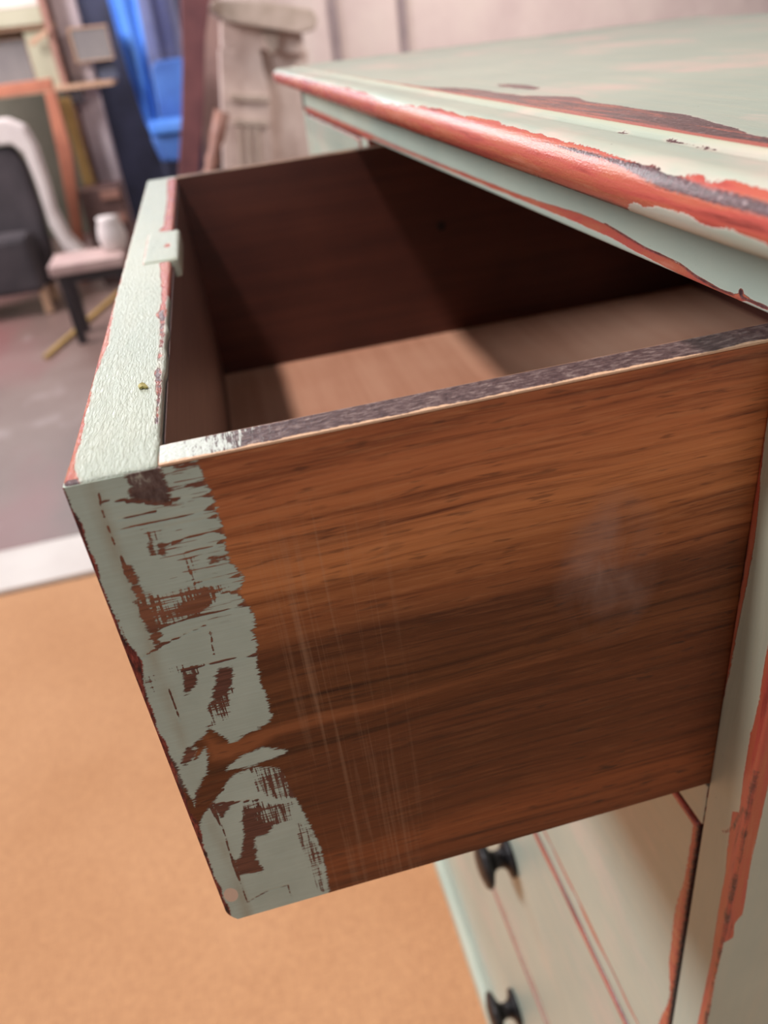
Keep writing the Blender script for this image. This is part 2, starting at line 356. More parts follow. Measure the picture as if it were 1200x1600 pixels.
    dry = T.math('MULTIPLY', T.math('MULTIPLY', T.mr(hz, 0.60, 0.66), T.math('MULTIPLY', near, T.mr(X, 0.008, 0.024))), T.math('MULTIPLY', T.mr(Z, -0.075, -0.03), 7.0))
    lines = T.math('MULTIPLY', T.attr('line'), 6.0)
    hz2 = T.mr(T.noise((90, 90, 500), co, detail=2, loc=(4, 4, 9)), 0.40, 0.56)
    lines = T.math('MULTIPLY', lines, T.math('ADD', 0.45, T.math('MULTIPLY', hz2, 0.6)))
    p = T.math('SUBTRACT', T.math('MINIMUM', T.math('ADD', pt, T.math('MULTIPLY', e, T.mr(pt, 6.0, 3.0))), 3.5), T.math('ADD', T.math('ADD', sc, dry), lines))
    pm = T.mr(p, -0.15, 0.25)
    nl = T.noise(35.0, co, detail=4, rough=0.6)
    pc = T.mix(T.mr(nl, 0.35, 0.65), srgb(176, 190, 178), srgb(188, 202, 190))
    pc = T.mix(T.math('MULTIPLY', T.mr(hz, 0.35, 0.6), 0.15), pc, srgb(150, 150, 132))
    ol = T.math('SUBTRACT', 1.0, T.math('MULTIPLY', T.math('ABSOLUTE', T.math('SUBTRACT', X, 0.0066)), 320.0))
    ol = T.math('MULTIPLY', T.math('MAXIMUM', ol, 0.0), T.mr(T.noise((60, 60, 25), co, detail=3), 0.35, 0.6))
    pc = T.mix(T.math('MULTIPLY', ol, 0.55), pc, srgb(150, 128, 98))
    cx = T.math('MULTIPLY', T.math('SUBTRACT', X, 0.0036), 420.0); cz = T.math('MULTIPLY', T.math('ADD', Z, 0.1745), 260.0)
    cd = T.math('ADD', T.math('ADD', T.math('MULTIPLY', cx, cx), T.math('MULTIPLY', cz, cz)), T.math('MULTIPLY', T.math('SUBTRACT', nl, 0.5), 1.6))
    pc = T.mix(T.mr(cd, 1.15, 0.95), pc, srgb(222, 192, 172))
    dk = T.math('MULTIPLY', T.attr('dark'), 1.0)
    bare = T.mix(dk, T.mix(0.75, col, T.ramp(hz, [(0.35, srgb(60, 38, 40)), (0.65, srgb(118, 78, 70))])), T.ramp(T.noise((300, 300, 160), co, detail=4, rough=0.7), [(0.38, srgb(58, 44, 46)), (0.60, srgb(104, 92, 90)), (0.70, srgb(170, 170, 158))]))
    inpaint = T.mr(T.math('MULTIPLY', T.attr('zone'), 1000.0), -0.5, 0.8)
    under = T.mix(T.math('MULTIPLY', inpaint, 0.9), col, bare)
    fin = T.mix(pm, under, pc)
    # red rubbed front arris
    ar = T.math('ADD', T.math('MULTIPLY', T.math('SUBTRACT', T.attr('arris'), 0.0), 1000.0), T.math('MULTIPLY', T.math('SUBTRACT', fine, 0.5), 2.0))
    am = T.mr(ar, -0.1, 0.3)
    fin = T.mix(am, fin, T.ramp(T.noise((900, 900, 200), co, detail=3, rough=0.7), [(0.36, srgb(48, 26, 30)), (0.52, srgb(120, 48, 42)), (0.7, srgb(170, 84, 70))]))
    h = T.math('ADD', T.math('MULTIPLY', pm, 0.5), T.math('MULTIPLY', g1, 0.35))
    h = T.math('SUBTRACT', h, T.math('MULTIPLY', T.attr('line'), 0.4))
    nb = T.bump(h, 0.7, 0.0005)
    rr = T.mix(pm, T.ramp(g2, [(0.3, 0.42), (0.7, 0.55)]), (0.55, 0.55, 0.55, 1))
    return T.out(fin, rr, nb, **{'Specular IOR Level': 0.4})
M_wood = wood_drawer()

def wood_inner(name, a, b, c, rough=0.5, axis=0):
    T = NT(name); co = T.co()
    sc = (4, 4, 120) if axis == 0 else ((120, 4, 120) if axis == 1 else (4, 90, 4))
    g = T.noise(sc, co, detail=5, rough=0.65); l = T.noise(11.0, co, detail=3)
    col = T.mix(T.mr(l, 0.35, 0.7), T.ramp(g, [(0.3, a), (0.7, b)]), T.ramp(g, [(0.3, b), (0.7, c)]))
    return T.out(col, rough, T.bump(g, 0.3, 0.0006))
M_inner = wood_inner('dark_stained_inside', srgb(58, 26, 22), srgb(76, 36, 28), srgb(94, 50, 38), 0.5)
M_bottom = wood_inner('bare_plywood_bottom', srgb(190, 138, 112), srgb(208, 156, 130), srgb(216, 170, 144), 0.6, 1)
M_black_top = None
def side_top_mat():
    T = NT('worn_top_arris'); co = T.co()
    n1 = T.noise((260, 700, 700), co, detail=4, rough=0.7); n2 = T.noise((700, 700, 700), co, detail=3)
    X = T.sep(co)[0]; Y = T.sep(co)[1]
    col = T.ramp(n1, [(0.30, srgb(56, 42, 44)), (0.50, srgb(88, 68, 68)), (0.66, srgb(130, 112, 108)), (0.78, srgb(190, 170, 156))])
    # paint brushed onto the first few centimetres
    pm = T.math('ADD', T.mr(X, 0.022, 0.066, 1.0, 0.0), T.math('MULTIPLY', T.math('SUBTRACT', T.noise((900, 120, 100), co, detail=4, rough=0.7), 0.5), 1.7))
    col = T.mix(T.mr(pm, 0.50, 0.66), col, srgb(196, 202, 194))
    # bare pale edge on the outer arris
    ed = T.math('ADD', T.mr(Y, 0.0022, 0.0, -0.3, 1.0), T.math('MULTIPLY', T.math('SUBTRACT', T.noise((60, 60, 60), co, detail=4, rough=0.7), 0.5), 2.6))
    col = T.mix(T.mr(ed, 0.55, 0.7), col, srgb(216, 176, 144))
    ei = T.mr(Y, 0.0108, 0.0116, 0.0, 0.8)
    col = T.mix(ei, col, srgb(196, 150, 120))
    return T.out(col, 0.42, T.bump(n2, 0.6, 0.0005))
M_sidetop = side_top_mat()

# ================================================================ chest of drawers
chest = empty('chest_of_drawers', (XF + 0.26, 0.43, FLOOR), label='large sage green painted chest of drawers with worn red edges, its top drawer pulled open', cat='chest')
def cl(x, y, z):  # world -> chest local
    return (x - chest.location.x, y - chest.location.y, z - chest.location.z)
O = (-chest.location.x, -chest.location.y, -chest.location.z)

# --- top board: full bullnose, a bead line and a slightly sunk panel
NB = 0.0080                                   # nose radius
SUP = [(-.08, 0.0083), (-.03, 0.0079), (-.017, 0.0071), (-.004, 0.0063), (0.01, 0.0069), (.032, 0.0081), (.054, 0.0083), (.10, 0.0087), (.13, 0.0091), (.16, 0.0087), (.20, 0.0086), (.23, 0.0078), (.26, 0.0059), (.30, 0.0046), (.37, 0.0079), (.5, 0.0066), (.9, 0.0053)]
SLO = [(-.09, -.0036), (-.045, -.0030), (-.03, -.0020), (-.02, -.0036), (-.014, -.0012), (-.004, -.0018), (.004, -.0034), (.010, -.0030), (.016, -.0060), (.03, -.016), (.9, -.016)]
BUP = [(-.08, .188), (.0, .1915), (.016, .1925), (.034, .196), (.072, .2035), (.094, .2030), (.14, .2035), (.165, .208), (.20, .199), (.28, .196), (.33, .186), (.45, .184), (.55, .182), (.9, .182)]
def top_s(P):
    """arc length around the front bullnose, 0 at the foremost point"""
    xc = 0.1612; zc = ZT - NB; yy = np.maximum(P[:, 1], 0) * 0.018
    x = P[:, 0] - yy; z = P[:, 2]
    th = np.arctan2(z - zc, xc - x)
    s = np.where(x < xc, NB * th, np.where(z > zc, NB * math.pi / 2 + (x - xc), -NB * math.pi / 2 - (x - xc)))
    return s, x
def top_deform(P):
    x = P[:, 0]; y = P[:, 1]; up = P[:, 2] > ZT - 0.004
    far = 0.93 - y
    e = np.minimum(x - 0.150, far + 0.0)      # distance in from the moulded edges
    b = np.exp(-((e - 0.0265) / 0.0022) ** 2) * 0.0013 - np.exp(-((e - 0.0225) / 0.0014) ** 2) * 0.0006
    sunk = 0.0
    P = P.copy(); P[:, 2] += np.where(up, b + sunk, 0)
    P[:, 0] += np.maximum(y, 0) * 0.018
    return P
def top_fields(P):
    s, x = top_s(P); y = P[:, 1]
    w1 = np.minimum(curve1(y, SUP) - s, s - curve1(y, SLO)) + 0.0006 * vnoise(y * 160, 1)
    # red band behind the bead
    up = P[:, 2] > ZT - 0.006
    bw = np.minimum(curve1(y, BUP) - x, x - 0.1785) + 0.0012 * vnoise(y * 60, 2)
    jl = np.where(y < 0.12, 0.0010 * vnoise(y * 110, 31) - np.abs(x - 0.1728) - 0.0002, -1)
    bw = np.where(up & (x > 0.170), bw, -1)
    w2 = 0.0006 * (vnoise(y * 90, 5) - 0.6) - np.abs(x - 0.1735) * 0.3
    rub = np.where(up, 0.0022 - np.hypot((x - 0.216) * 0.35, (y - 0.250) * 0.07), -1)
    wear = np.maximum.reduce([np.where(s < 0.024, w1, -1), bw, rub, np.where(up, jl, -1)])
    dk = 0.0022 - np.abs(s - (0.0085 + 0.001 * vnoise(y * 25, 3))) * 1.0
    wd = curve1(y, [(-.08, .0022), (0., .0018), (.012, .0013), (.03, .0004), (.05, -.0004), (.1, -.0010), (.9, -.0010)]) + 0.0009 * vnoise(y * 45, 4)
    dk = wd * 0.8 - np.abs(s - curve1(y, [(-.08, .0036), (-.02, .0040), (.0, .0050), (.03, .0060), (.9, .0062)]))
    dk2 = -(s + 0.0068) * 0.6
    dband = np.where(up & (x > 0.170), np.minimum(x - 0.1850, 0.0008) + 0.0005 * vnoise(y * 40, 8), -1)
    aged = np.where(up, 0.75 * np.exp(-((x - 0.1767) / 0.0017) ** 2), 0)
    return {'wear': wear, 'dark': np.maximum.reduce([np.where(s < 0.02, dk, -1), np.where(s < -0.004, dk2, -1), dband * 0.6, np.where(up, jl + 0.0003, -1)]), 'aged': aged}
box_grid('top_board', cuts((0.1532, 0.1612, 0.0007), (0.1612, 0.215, 0.0011), (0.215, 0.73, 0.04), (0.73, 0.74, 0.002)),
         cuts((-0.075, 0.30, 0.002), (0.30, 0.89, 0.006), (0.89, 0.93, 0.002)), cuts((ZT - 0.016, ZT, 0.0007)),
         M_top, chest, r=NB, loc=O, fields=top_fields, deform=top_deform)

# --- top rail under the top board
RT = [(-.02, .0064), (.0075, .0067), (.0129, .0072), (.0184, .0082), (.0218, .0064), (.0286, .0060), (.0412, .0070), (.0516, .0089), (.0739, .0094), (.0849, .0104), (.1044, .0123), (.1295, .0124), (.1691, .0106), (.20, .0100), (.25, .0098), (.42, .0090), (.52, .010), (.9, .0115)]
RB = [(-.02, .0090), (.0150, .0066), (.0234, .0040), (.0333, .0040), (.051, .0055), (.0735, .0068), (.0964, .0082), (.1294, .0086), (.1691, .0084), (.25, .0078), (.5, .0070), (.56, .0040), (.9, .0040)]
def rail_fields(P):
    x, y, z = P.T
    f = np.where(x < XF + 0.004, 1, 0)
    w = np.minimum(curve1(y, RT) - z, z - curve1(y, RB)) + 0.0002
    w = np.where((f > 0) & (y > -0.012), w, -0.01)
    chip = 0.0012 - np.hypot(y - 0.0185, z - 0.0082)
    d1 = 0.0005 - d_line(y, z, [(0.0178, 0.0068), (0.006, 0.0069)])
    d2 = 0.0005 - d_line(y, z, [(-0.0035, 0.0178), (0.0012, 0.0145)])
    d3 = 0.0004 - d_line(y, z, [(y_, z_ + 0.0002) for y_, z_ in RT if .02 < y_ < .11])
    dk = np.maximum.reduce([chip, d1, d2, d3]) * 1.6
    dk = np.where(f > 0, dk, -0.01)
    return {'wear': np.maximum(w, dk + 0.0001), 'dark': dk}
box_grid('top_rail', cuts((XF, XF + 0.002, 0.0005), (XF + 0.002, XF + 0.022, 0.01)), cuts((YN + 0.0005, 0.18, 0.0009), (0.18, YE - 0.0005, 0.004)),
         cuts((0.0052, 0.021, 0.0006), (0.021, ZT - 0.0165, 0.005)), M_rail, chest, r=0.0012, loc=O, fields=rail_fields)

# --- near stile with its red-rubbed arrises
def stile_fields(P):
    x, y, z = P.T
    inn = [(-.03, -.0012), (-.041, -.0020), (-.067, -.0040), (-.088, -.0036), (-.119, -.0024), (-.139, -.0016), (-.152, .0000), (-.165, .0010), (-1, .002)]
    w1 = y - np.interp(-z, [-a for a, b in inn], [b for a, b in inn]) - 0.0003
    w1 = np.where(z > -0.19, w1, -1)
    out = [(-.0, -.0200), (-.06, -.0200), (-.10, -.0174), (-.115, -.0178), (-.125, -.0187), (-.144, -.0172), (-.167, -.0177), (-.179, -.0187), (-.184, -.0190), (-.188, -.0152), (-.2085, -.0160), (-.224, -.0175), (-.248, -.0176), (-.284, -.0188), (-.31, -.0184), (-.346, -.0178), (-.6, -.019), (-1.1, -.018)]
    w2 = np.interp(-z, [-a for a, b in out], [b for a, b in out]) - y
    side = [(0., .2014), (-.166, .2016), (-.212, .2012), (-.248, .2024), (-.254, .1992), (-.264, .2004), (-.2655, .1958), (-.6, .1955), (-.61, .20), (-.8, .201), (-1.1, .1955)]
    w3 = np.interp(-z, [-a for a, b in side], [b for a, b in side]) - x
    w3 = np.where(y < YN + 0.0012, w3, 1)
    w = np.maximum(w1, np.minimum(w2, w3))
    # grey hairline along the arris, chips
    arr = np.hypot(x - XF, y - YN)
    dk = np.maximum(np.where(z < -0.155, 0.00025 - np.abs(arr - 0.0009) * 0.8 + 0.0004 * vnoise(z * 260, 8), -1), np.where((z > -0.155) & (z < -0.02), w1 - 0.0026 + 0.0008 * vnoise(z * 300, 6), -1))
    gap = 0.00045 - d_line(y, z, [(-0.0205, -0.1795), (-0.017, -0.196), (-0.0125, -0.2045)]) * 1.0
    sp = 0.0011 - np.hypot((y + 0.0178) * 1.6, (z + 0.193) * 0.35)
    gap = np.where(x < XF + 0.001, np.maximum(gap * 0.7, sp), -1)
    return {'wear': np.maximum(w, gap), 'dark': np.maximum(dk, gap)}
box_grid('stile', cuts((XF, XF + 0.010, 0.0008), (XF + 0.010, XF + 0.060, 0.005)), cuts((YN, 0.0, 0.0007)), cuts((FLOOR + 0.12, -0.36, 0.006), (-0.36, ZT - 0.0165, 0.002)),
         M_front_v, chest, r=0.0013, loc=O, fields=stile_fields)
edge_wear = lambda lo, hi, k=0.0006, seed=0: (lambda P: {
    'wear': k - np.minimum(np.minimum(np.abs(P[:, 1] - lo[1]), np.abs(P[:, 1] - hi[1])), np.minimum(np.abs(P[:, 2] - lo[2]), np.abs(P[:, 2] - hi[2]))) + 0.0010 * vnoise(P[:, 1] * 70 + P[:, 2] * 90, seed),
    'dark': np.full(len(P), -0.01)})
def front_part(name, y0, y1, z0, z1, x0=XF, t=0.020, mat=M_front_h, step=0.004, k=0.0004, r=0.0012, seed=1, parent=None, loc=O):
    return box_grid(name, cuts((x0, x0 + 0.002, 0.001), (x0 + 0.002, x0 + t, 0.01)), lat(y0, y1, step), lat(z0, z1, min(step, 0.003)), mat,
                    parent or chest, r=r, loc=loc, fields=edge_wear((0, y0, z0), (0, y1, z1), k, seed))
front_part('stile', YE - 0.0235, YE, FLOOR + 0.12, ZT - 0.0165, mat=M_front_v, seed=3)
front_part('divider', WD + 0.004, WD + 0.034, -0.188, 0.0048, mat=M_front_v, seed=4)
def rail2_fields(P):
    x, y, z = P.T
    w = 0.0002 - np.abs(z + 0.2165) + 0.0006 * vnoise(y * 120, 3)
    dk = 0.0006 - np.abs(y - 0.0002) * 2
    return {'wear': np.maximum(w, dk - 0.0004), 'dark': dk - 0.0006}
box_grid('rail', cuts((XF, XF + 0.002, 0.001), (XF + 0.002, 0.69, 0.1)), cuts((0.0002, 0.06, 0.001), (0.06, YE - 0.024, 0.01)), cuts((-0.2168, -0.1925, 0.001)),
         M_front_h, chest, r=0.0008, loc=O, fields=rail2_fields)
ZR = [(-0.4600, -0.4415), (-0.7135, -0.7045)]
for k, (a, b) in enumerate(ZR):
    front_part('rail', 0.0002, YE - 0.0237, a, b, t=0.30, seed=7 + k, k=0.0010, step=0.003)

# --- carcass panels
side_f = lambda P: {'wear': np.full(len(P), -0.01) + np.where(P[:, 0] < XF + 0.03, 0.0, 0.0), 'dark': 0.0012 - np.hypot(P[:, 0] - 0.214, (P[:, 2] + 0.25)) * 1.0}
box_grid('side_panel', lat(XF + 0.0602, 0.715, 0.02), cuts((YN, YN + 0.016, 0.016)), lat(FLOOR + 0.10, ZT - 0.0165, 0.02), M_side, chest, r=0.0, loc=O,
         fields=lambda P: {'wear': np.full(len(P), -0.01), 'dark': np.full(len(P), -0.01)})
box_grid('side_panel', lat(XF + 0.0213, 0.715, 0.05), cuts((YE - 0.016, YE - 0.0002, 0.016)), lat(FLOOR + 0.10, ZT - 0.0165, 0.05), M_side, chest, r=0.0, loc=O,
         fields=lambda P: {'wear': np.full(len(P), -0.01), 'dark': np.full(len(P), -0.01)})
box_grid('back_panel', [0.716, 0.722], [YN, YE], [FLOOR + 0.10, ZT - 0.0165], M_inner, chest, loc=O)
box_grid('inner_partition', [XF + 0.021, 0.715], [WD + 0.006, WD + 0.020], [-0.192, ZT - 0.017], M_inner, chest, loc=O)
# --- base moulding and plinth
def base_fields(P):
    x, y, z = P.T
    return {'wear': 0.0055 - np.abs(z + 1.008) + 0.0025 * vnoise(y * 25, 9), 'dark': np.full(len(P), -0.01)}
box_grid('base_moulding', cuts((XF - 0.016, XF + 0.004, 0.002), (XF + 0.004, 0.72, 0.1)), lat(YN - 0.012, YE + 0.012, 0.01), cuts((-1.012, -0.982, 0.0025)),
         M_front_h, chest, r=0.009, loc=O, fields=base_fields)
box_grid('plinth', [XF - 0.008, 0.715], [YN - 0.006, YE + 0.006], [FLOOR, -1.011], M_side, chest, loc=O,
         fields=lambda P: {'wear': np.full(len(P), -0.01), 'dark': np.full(len(P), -0.01)})

# --- knob: dark turned iron, a back plate, a waisted neck and a front disc
def knob_mesh():
    prof = [(0.000, 0.0), (0.000, 0.0175), (-0.002, 0.0190), (-0.0045, 0.0180), (-0.006, 0.0120), (-0.009, 0.0085), (-0.014, 0.0075), (-0.018, 0.0095),
            (-0.0205, 0.0150), (-0.0225, 0.0205), (-0.0255, 0.0225), (-0.0285, 0.0205), (-0.0310, 0.0120), (-0.0320, 0.0)]
    n = 32; V = []; F = []
    for a, (x, r) in enumerate(prof):
        for k in range(n):
            t = 2 * math.pi * k / n; V.append((x, r * math.cos(t), r * math.sin(t)))
    for a in range(len(prof) - 1):
        for k in range(n):
            F.append((a * n + k, a * n + (k + 1) % n, (a + 1) * n + (k + 1) % n, (a + 1) * n + k))
    me = bpy.data.meshes.new('knob'); me.from_pydata(V, [], F)
    bm = bmesh.new(); bm.from_mesh(me); bmesh.ops.remove_doubles(bm, verts=bm.verts, dist=1e-5)
    bmesh.ops.recalc_face_normals(bm, faces=bm.faces); bm.to_mesh(me); bm.free()
    me.polygons.foreach_set('use_smooth', [True] * len(me.polygons))
    me.materials.append(simple('black_iron', srgb(38, 36, 38), srgb(62, 58, 58), 300, 0.38, 0.3, metallic=0.6)); return me
KN = knob_mesh()

def drawer_closed(y0, y1, z0, z1, knobs, seed, edge=0.0060, x0=XF - 0.0006):
    """a closed drawer: board front with a shallow cock bead line, side and bottom behind it, knobs"""
    zc = (z0 + z1) / 2
    def ff(P):
        x, y, z = P.T
        e = np.minimum(np.minimum(y - y0, y1 - y), np.minimum(z - z0, z1 - z))
        amp = np.where(y - y0 < 0.02, 0.006, 0.0048)
        ez = np.minimum(z - z0, z1 - z)
        w = np.maximum(np.where(y - y0 < 0.02, amp * (0.45 + 0.55 * vnoise(y * 30 + z * 28, seed)) - e + 0.0008, -1), edge * (0.75 + 0.25 * vnoise(y * 30, seed)) - ez)
        return {'wear': w, 'dark': 0.0006 - e}
    d = box_grid('drawer', cuts((x0, x0 + 0.003, 0.001), (x0 + 0.003, x0 + 0.022, 0.01)), cuts((y0, y0 + 0.03, 0.0015), (y0 + 0.03, y1, 0.006)),
                 cuts((z0, z0 + 0.012, 0.0015), (z0 + 0.012, z1 - 0.012, 0.005), (z1 - 0.012, z1, 0.0015)), M_drawer_front, chest, r=0.0022, fields=ff, loc=O)
    for ky in knobs:
        k = bpy.data.objects.new('knob', KN); COL.objects.link(k); k.parent = d
        k.location = (x0, ky, zc + 0.010)
    return d
KY = (0.240, 0.640)
drawer_closed(0.0026, YE - 0.0262, -0.4393, -0.2188, KY, 11)
drawer_closed(0.0026, YE - 0.0262, -0.7025, -0.4622, KY, 12)
drawer_closed(0.0026, YE - 0.0262, -0.9790, -0.7155, KY, 13, 0.003)
drawer_closed(WD + 0.036, YE - 0.0262, -0.187, 0.0035, ((WD + YE) / 2,), 14, 0.002)

# ================================================================ the open drawer (part of the chest)
PIV = Vector((XF, 0.0, -HD))
pivot_loc = (PIV.x + O[0], PIV.y + O[1], PIV.z + O[2])
DR = dict(rotation_euler=(0.0, -0.013569, -0.024346))
def loc_fix(P): return P - np.array([PIV.x, PIV.y, PIV.z])
TF = 0.0235; TS = 0.0116

# drawer front board: white-lit top edge, red arrises
FO = [(0.0, .0042), (.004, .0032), (.008, .0018), (.020, .0018), (.031, .0018), (.0425, .0014), (.063, .0010), (.079, .0010), (.0957, .0022), (.108, .0026), (.1258, .0018), (.16, .0008), (.52, .0004)]
FI = [(0.0, .030), (.0235, .030), (.026, .0220), (.0417, .0219), (.0436, .0222), (.0553, .0214), (.0695, .0206), (.072, .0215), (.0966, .0213), (.122, .0212), (.1359, .0190), (.140, .0206), (.17, .0204), (.2025, .0190), (.223, .0178), (.2235, .030), (.296, .030), (.2965, .0180), (.3041, .0150), (.3174, .0180), (.400, .0182), (.4965, .0165), (.512, .0165), (.514, .03), (.53, .03)]
def fb_fields(P):
    x, y, z = P.T
    t = z > -0.0035
    wi = np.minimum(x - curve1(y, FI), np.where(y < 0.16, 0.0229, 0.0240) - x)
    wo = curve1(y, FO) - x
    top = np.maximum(wi, wo) + 0.0003 * vnoise(y * 300, 2)
    # outer face arrises: red/dark at the front edge, ragged
    xe = 0.0010 + 0.0008 * vnoise(z * 120, 3) - 0.0004
    endw = xe - x
    bot = np.where((z < -0.100) & (z > -0.135), 0.0012, 0.0)
    w = np.where(t, top, endw + bot)
    w = np.where((x < 0.0004) & ~t, -0.0004 + 0.0016 * vnoise(y * 40 + z * 50, 6), w)
    cor = 0.0022 - np.hypot(x - 0.0022, z + 0.0016)
    cor = np.where(y < 0.002, cor, -1)
    crack = 0.0004 - d_line(x, y, [(0.0008, 0.031), (0.004, 0.0325), (0.0085, 0.033), (0.012, 0.036)])
    dk = np.where(t, np.where((y > 0.022) & (y < 0.14), wi - 0.0002 + 0.0005 * vnoise(y * 400, 9), -1), endw + 0.0001 + 0.0006 * vnoise(z * 420, 5))
    return {'wear': np.maximum(w, cor), 'dark': np.maximum(dk, cor)}
def fb_deform(P):
    P = P.copy(); x, y, z = P.T
    # thick lip of paint along the inner arris
    k = (x > 0.0225) & (z > -0.004)
    P[:, 0] += np.where(k, 0.0007 * np.clip(vnoise(y * 70, 12), 0, 1) * (y > 0.004) * (y < 0.16), 0)
    t = np.clip(1 - (P[:, 2] + HD) / 0.007, 0, 1)
    P[:, 0] = np.maximum(P[:, 0], 0.0030 * t * t)
    return loc_fix(P)
dr = box_grid('drawer', cuts((0, 0.004, 0.0006), (0.004, TF, 0.0010)), cuts((0, 0.004, 0.0008), (0.004, 0.24, 0.0016), (0.24, WD - 0.002, 0.004), (WD - 0.002, WD, 0.001)),
              cuts((-HD, -0.004, 0.0030), (-0.004, 0, 0.0008)), M_edge, chest, r=0.0014, loc=pivot_loc,
              fields=lambda P: fb_fields(P + np.array([PIV.x, PIV.y, PIV.z])), deform=fb_deform)
dr.rotation_euler = DR['rotation_euler']
tag(dr, 'open drawer pulled out')
PL = (-PIV.x, -PIV.y, -PIV.z)

def side_fields(P):
    x, y, z = P.T
    face = y < 0.004
    paint_ = np.maximum.reduce([sd_poly(x, z, DATA[k]) for k in ('S_paint1', 'S_paint2', 'S_strip', 'S_paint3')])
    zone = paint_.copy()
    holes = DATA['S_holes']
    hs = np.maximum.reduce([sd_poly(x, z, h) for h in holes])
    paint_ = np.minimum(paint_, -hs)
    dark = np.clip(0.5 + np.maximum(sd_poly(x, z, holes[0]), sd_poly(x, z, holes[15])) / 0.001, 0, 1)
    sc = np.maximum.reduce([sd_poly(x, z, h) for h in DATA['S_scrape']])
    scr = np.clip(0.35 + sc / 0.0035, 0, 1) * (sc > -0.0012)
    ln = np.minimum.reduce([d_line(x, z, l) for l in DATA['S_lines']])
    line = np.clip(1.25 - ln / 0.00045, 0, 1)
    band = np.maximum(sd_poly(x, z, DATA['S_band']), 0.0012 - np.abs(z + 0.1002 - (x - 0.07) * 0.02))
    arris = 0.0011 - x + 0.0007 * vnoise(z * 160, 21) + 0.0016 * np.exp(-((z + 0.060) / 0.006) ** 2) + 0.0010 * np.exp(-((z + 0.138) / 0.006) ** 2)
    paint_ = np.where(face, paint_, -0.02)
    return {'paint': paint_, 'scrape': np.where(face, scr, 0), 'line': np.where(face, line, 0), 'zone': np.where(face, zone, -0.02), 'dark': np.where(face, dark, 0), 'band': np.where(face, band, -0.02), 'arris': np.where(face, arris, -0.02)}
def corner(P):
    P = P.copy(); t = np.clip(1 - (P[:, 2] + HD) / 0.007, 0, 1)
    P[:, 0] = np.maximum(P[:, 0], 0.0030 * t * t - 0.0001)
    return P
# near side: the paint and the stain are on its outer face; it laps the front board's end
E0 = 0.00015
sb = box_grid('side_board', cuts((-E0, 0.046, 0.0006), (0.046, 0.10, 0.002), (0.10, DEP, 0.008)), [-E0, TS], cuts((-HD - E0, -0.0009, 0.00075)),
              M_wood, dr, loc=PL, fields=side_fields, deform=corner)
tag(sb, 'varnished brown wood, sage paint scraped at its front end')
# its worn top edge: thin dark arris strip of the same board
st = box_grid('top_edge', cuts((TF + 0.0002, 0.20, 0.003), (0.20, DEP, 0.02)), cuts((-0.0002, TS, 0.0009)), cuts((-0.0009, 0.0001, 0.0005)), M_sidetop, dr, r=0.0005, loc=PL)
tag(st, 'dark rubbed top edge of the near side')
box_grid('side_board', [TF, DEP], [WD - TS, WD], lat(-HD, -0.0005, 0.05), M_inner, dr, loc=PL)
box_grid('far_edge', [TF, 0.0385, DEP], [WD - TS - 0.0001, WD + 0.0001], [-0.0005, 0.0001], simple('pale_worn_edge', srgb(150, 120, 100), srgb(110, 84, 70), 60, 0.5), dr, loc=PL)
box_grid('back_board', [DEP - 0.012, DEP], [TS, WD - TS], [-HD + 0.01, -0.004], M_inner, dr, loc=PL)
box_grid('bottom_board', [TF - 0.004, DEP - 0.012], [TS, WD - TS], [-0.176, -0.170], M_bottom, dr, loc=PL)
box_grid('inner_lining', [TF + 0.0002, TF + 0.0008], [TS, WD - TS], [-0.172, -0.003], wood_inner('grey_brown_inside', srgb(84, 66, 64), srgb(104, 82, 78), srgb(120, 98, 92), 0.45, 1), dr, loc=PL)
# lock let into the back of the front board, painted over
lk = box_grid('lock', cuts((0.0095, 0.0275, 0.0012)), cuts((0.2235, 0.2960, 0.003)), cuts((-0.009, 0.0010, 0.001)), M_edge, dr, r=0.0016, loc=PL,
         fields=lambda P: {'wear': np.maximum(0.0016 - np.hypot(P[:, 0] - 0.0215, (P[:, 1] - 0.255) * 0.3), 0.0009 - np.abs(P[:, 0] - 0.0095)) * (P[:, 2] > -0.002) - 0.004 * (P[:, 2] <= -0.002), 'dark': np.full(len(P), -0.01)})
bm = bmesh.new(); bmesh.ops.create_cone(bm, cap_ends=True, segments=16, radius1=0.0040, radius2=0.0040, depth=0.0012)
bmesh.ops.rotate(bm, verts=bm.verts, matrix=__import__('mathutils').Matrix.Rotation(math.pi / 2, 3, 'X'))
me = bpy.data.meshes.new('dark_spot'); bm.to_mesh(me); bm.free()
link_mesh('dark_spot', me, simple('black_spot', srgb(14, 9, 9)), dr, (0.2385 + PL[0], WD - TS - 0.0003 + PL[1], -0.0720 + PL[2]))  # small black disc on the inner face of the far side
k = bpy.data.objects.new('knob', KN); COL.objects.link(k); k.parent = dr; k.location = (PL[0], PL[1] + WD / 2, PL[2] - HD / 2)

# a fleck of leaf on the drawer's front board
Rz = __import__('mathutils').Euler(DR['rotation_euler']).to_matrix()
def dw(x, y, z): return PIV + Rz @ (Vector((x, y, z)) - PIV)
fl = [(0.0160, 0.0567), (0.0165, 0.0580), (0.0174, 0.0588), (0.0183, 0.0575), (0.0193, 0.0543), (0.0185, 0.0541), (0.0175, 0.0551), (0.0165, 0.0545)]
c0 = Vector((0.0175, 0.0563, 0.0)); bm = bmesh.new()
tp = [bm.verts.new((dw(a, b, 0.0008 + 0.0002 * math.sin(i * 1.3)) - dw(*c0))) for i, (a, b) in enumerate(fl)]
bt = [bm.verts.new((dw(a, b, 0.0003) - dw(*c0))) for a, b in fl]
bm.faces.new(tp); bm.faces.new(bt[::-1])
for i in range(len(fl)): bm.faces.new((tp[i], bt[i], bt[(i + 1) % len(fl)], tp[(i + 1) % len(fl)]))
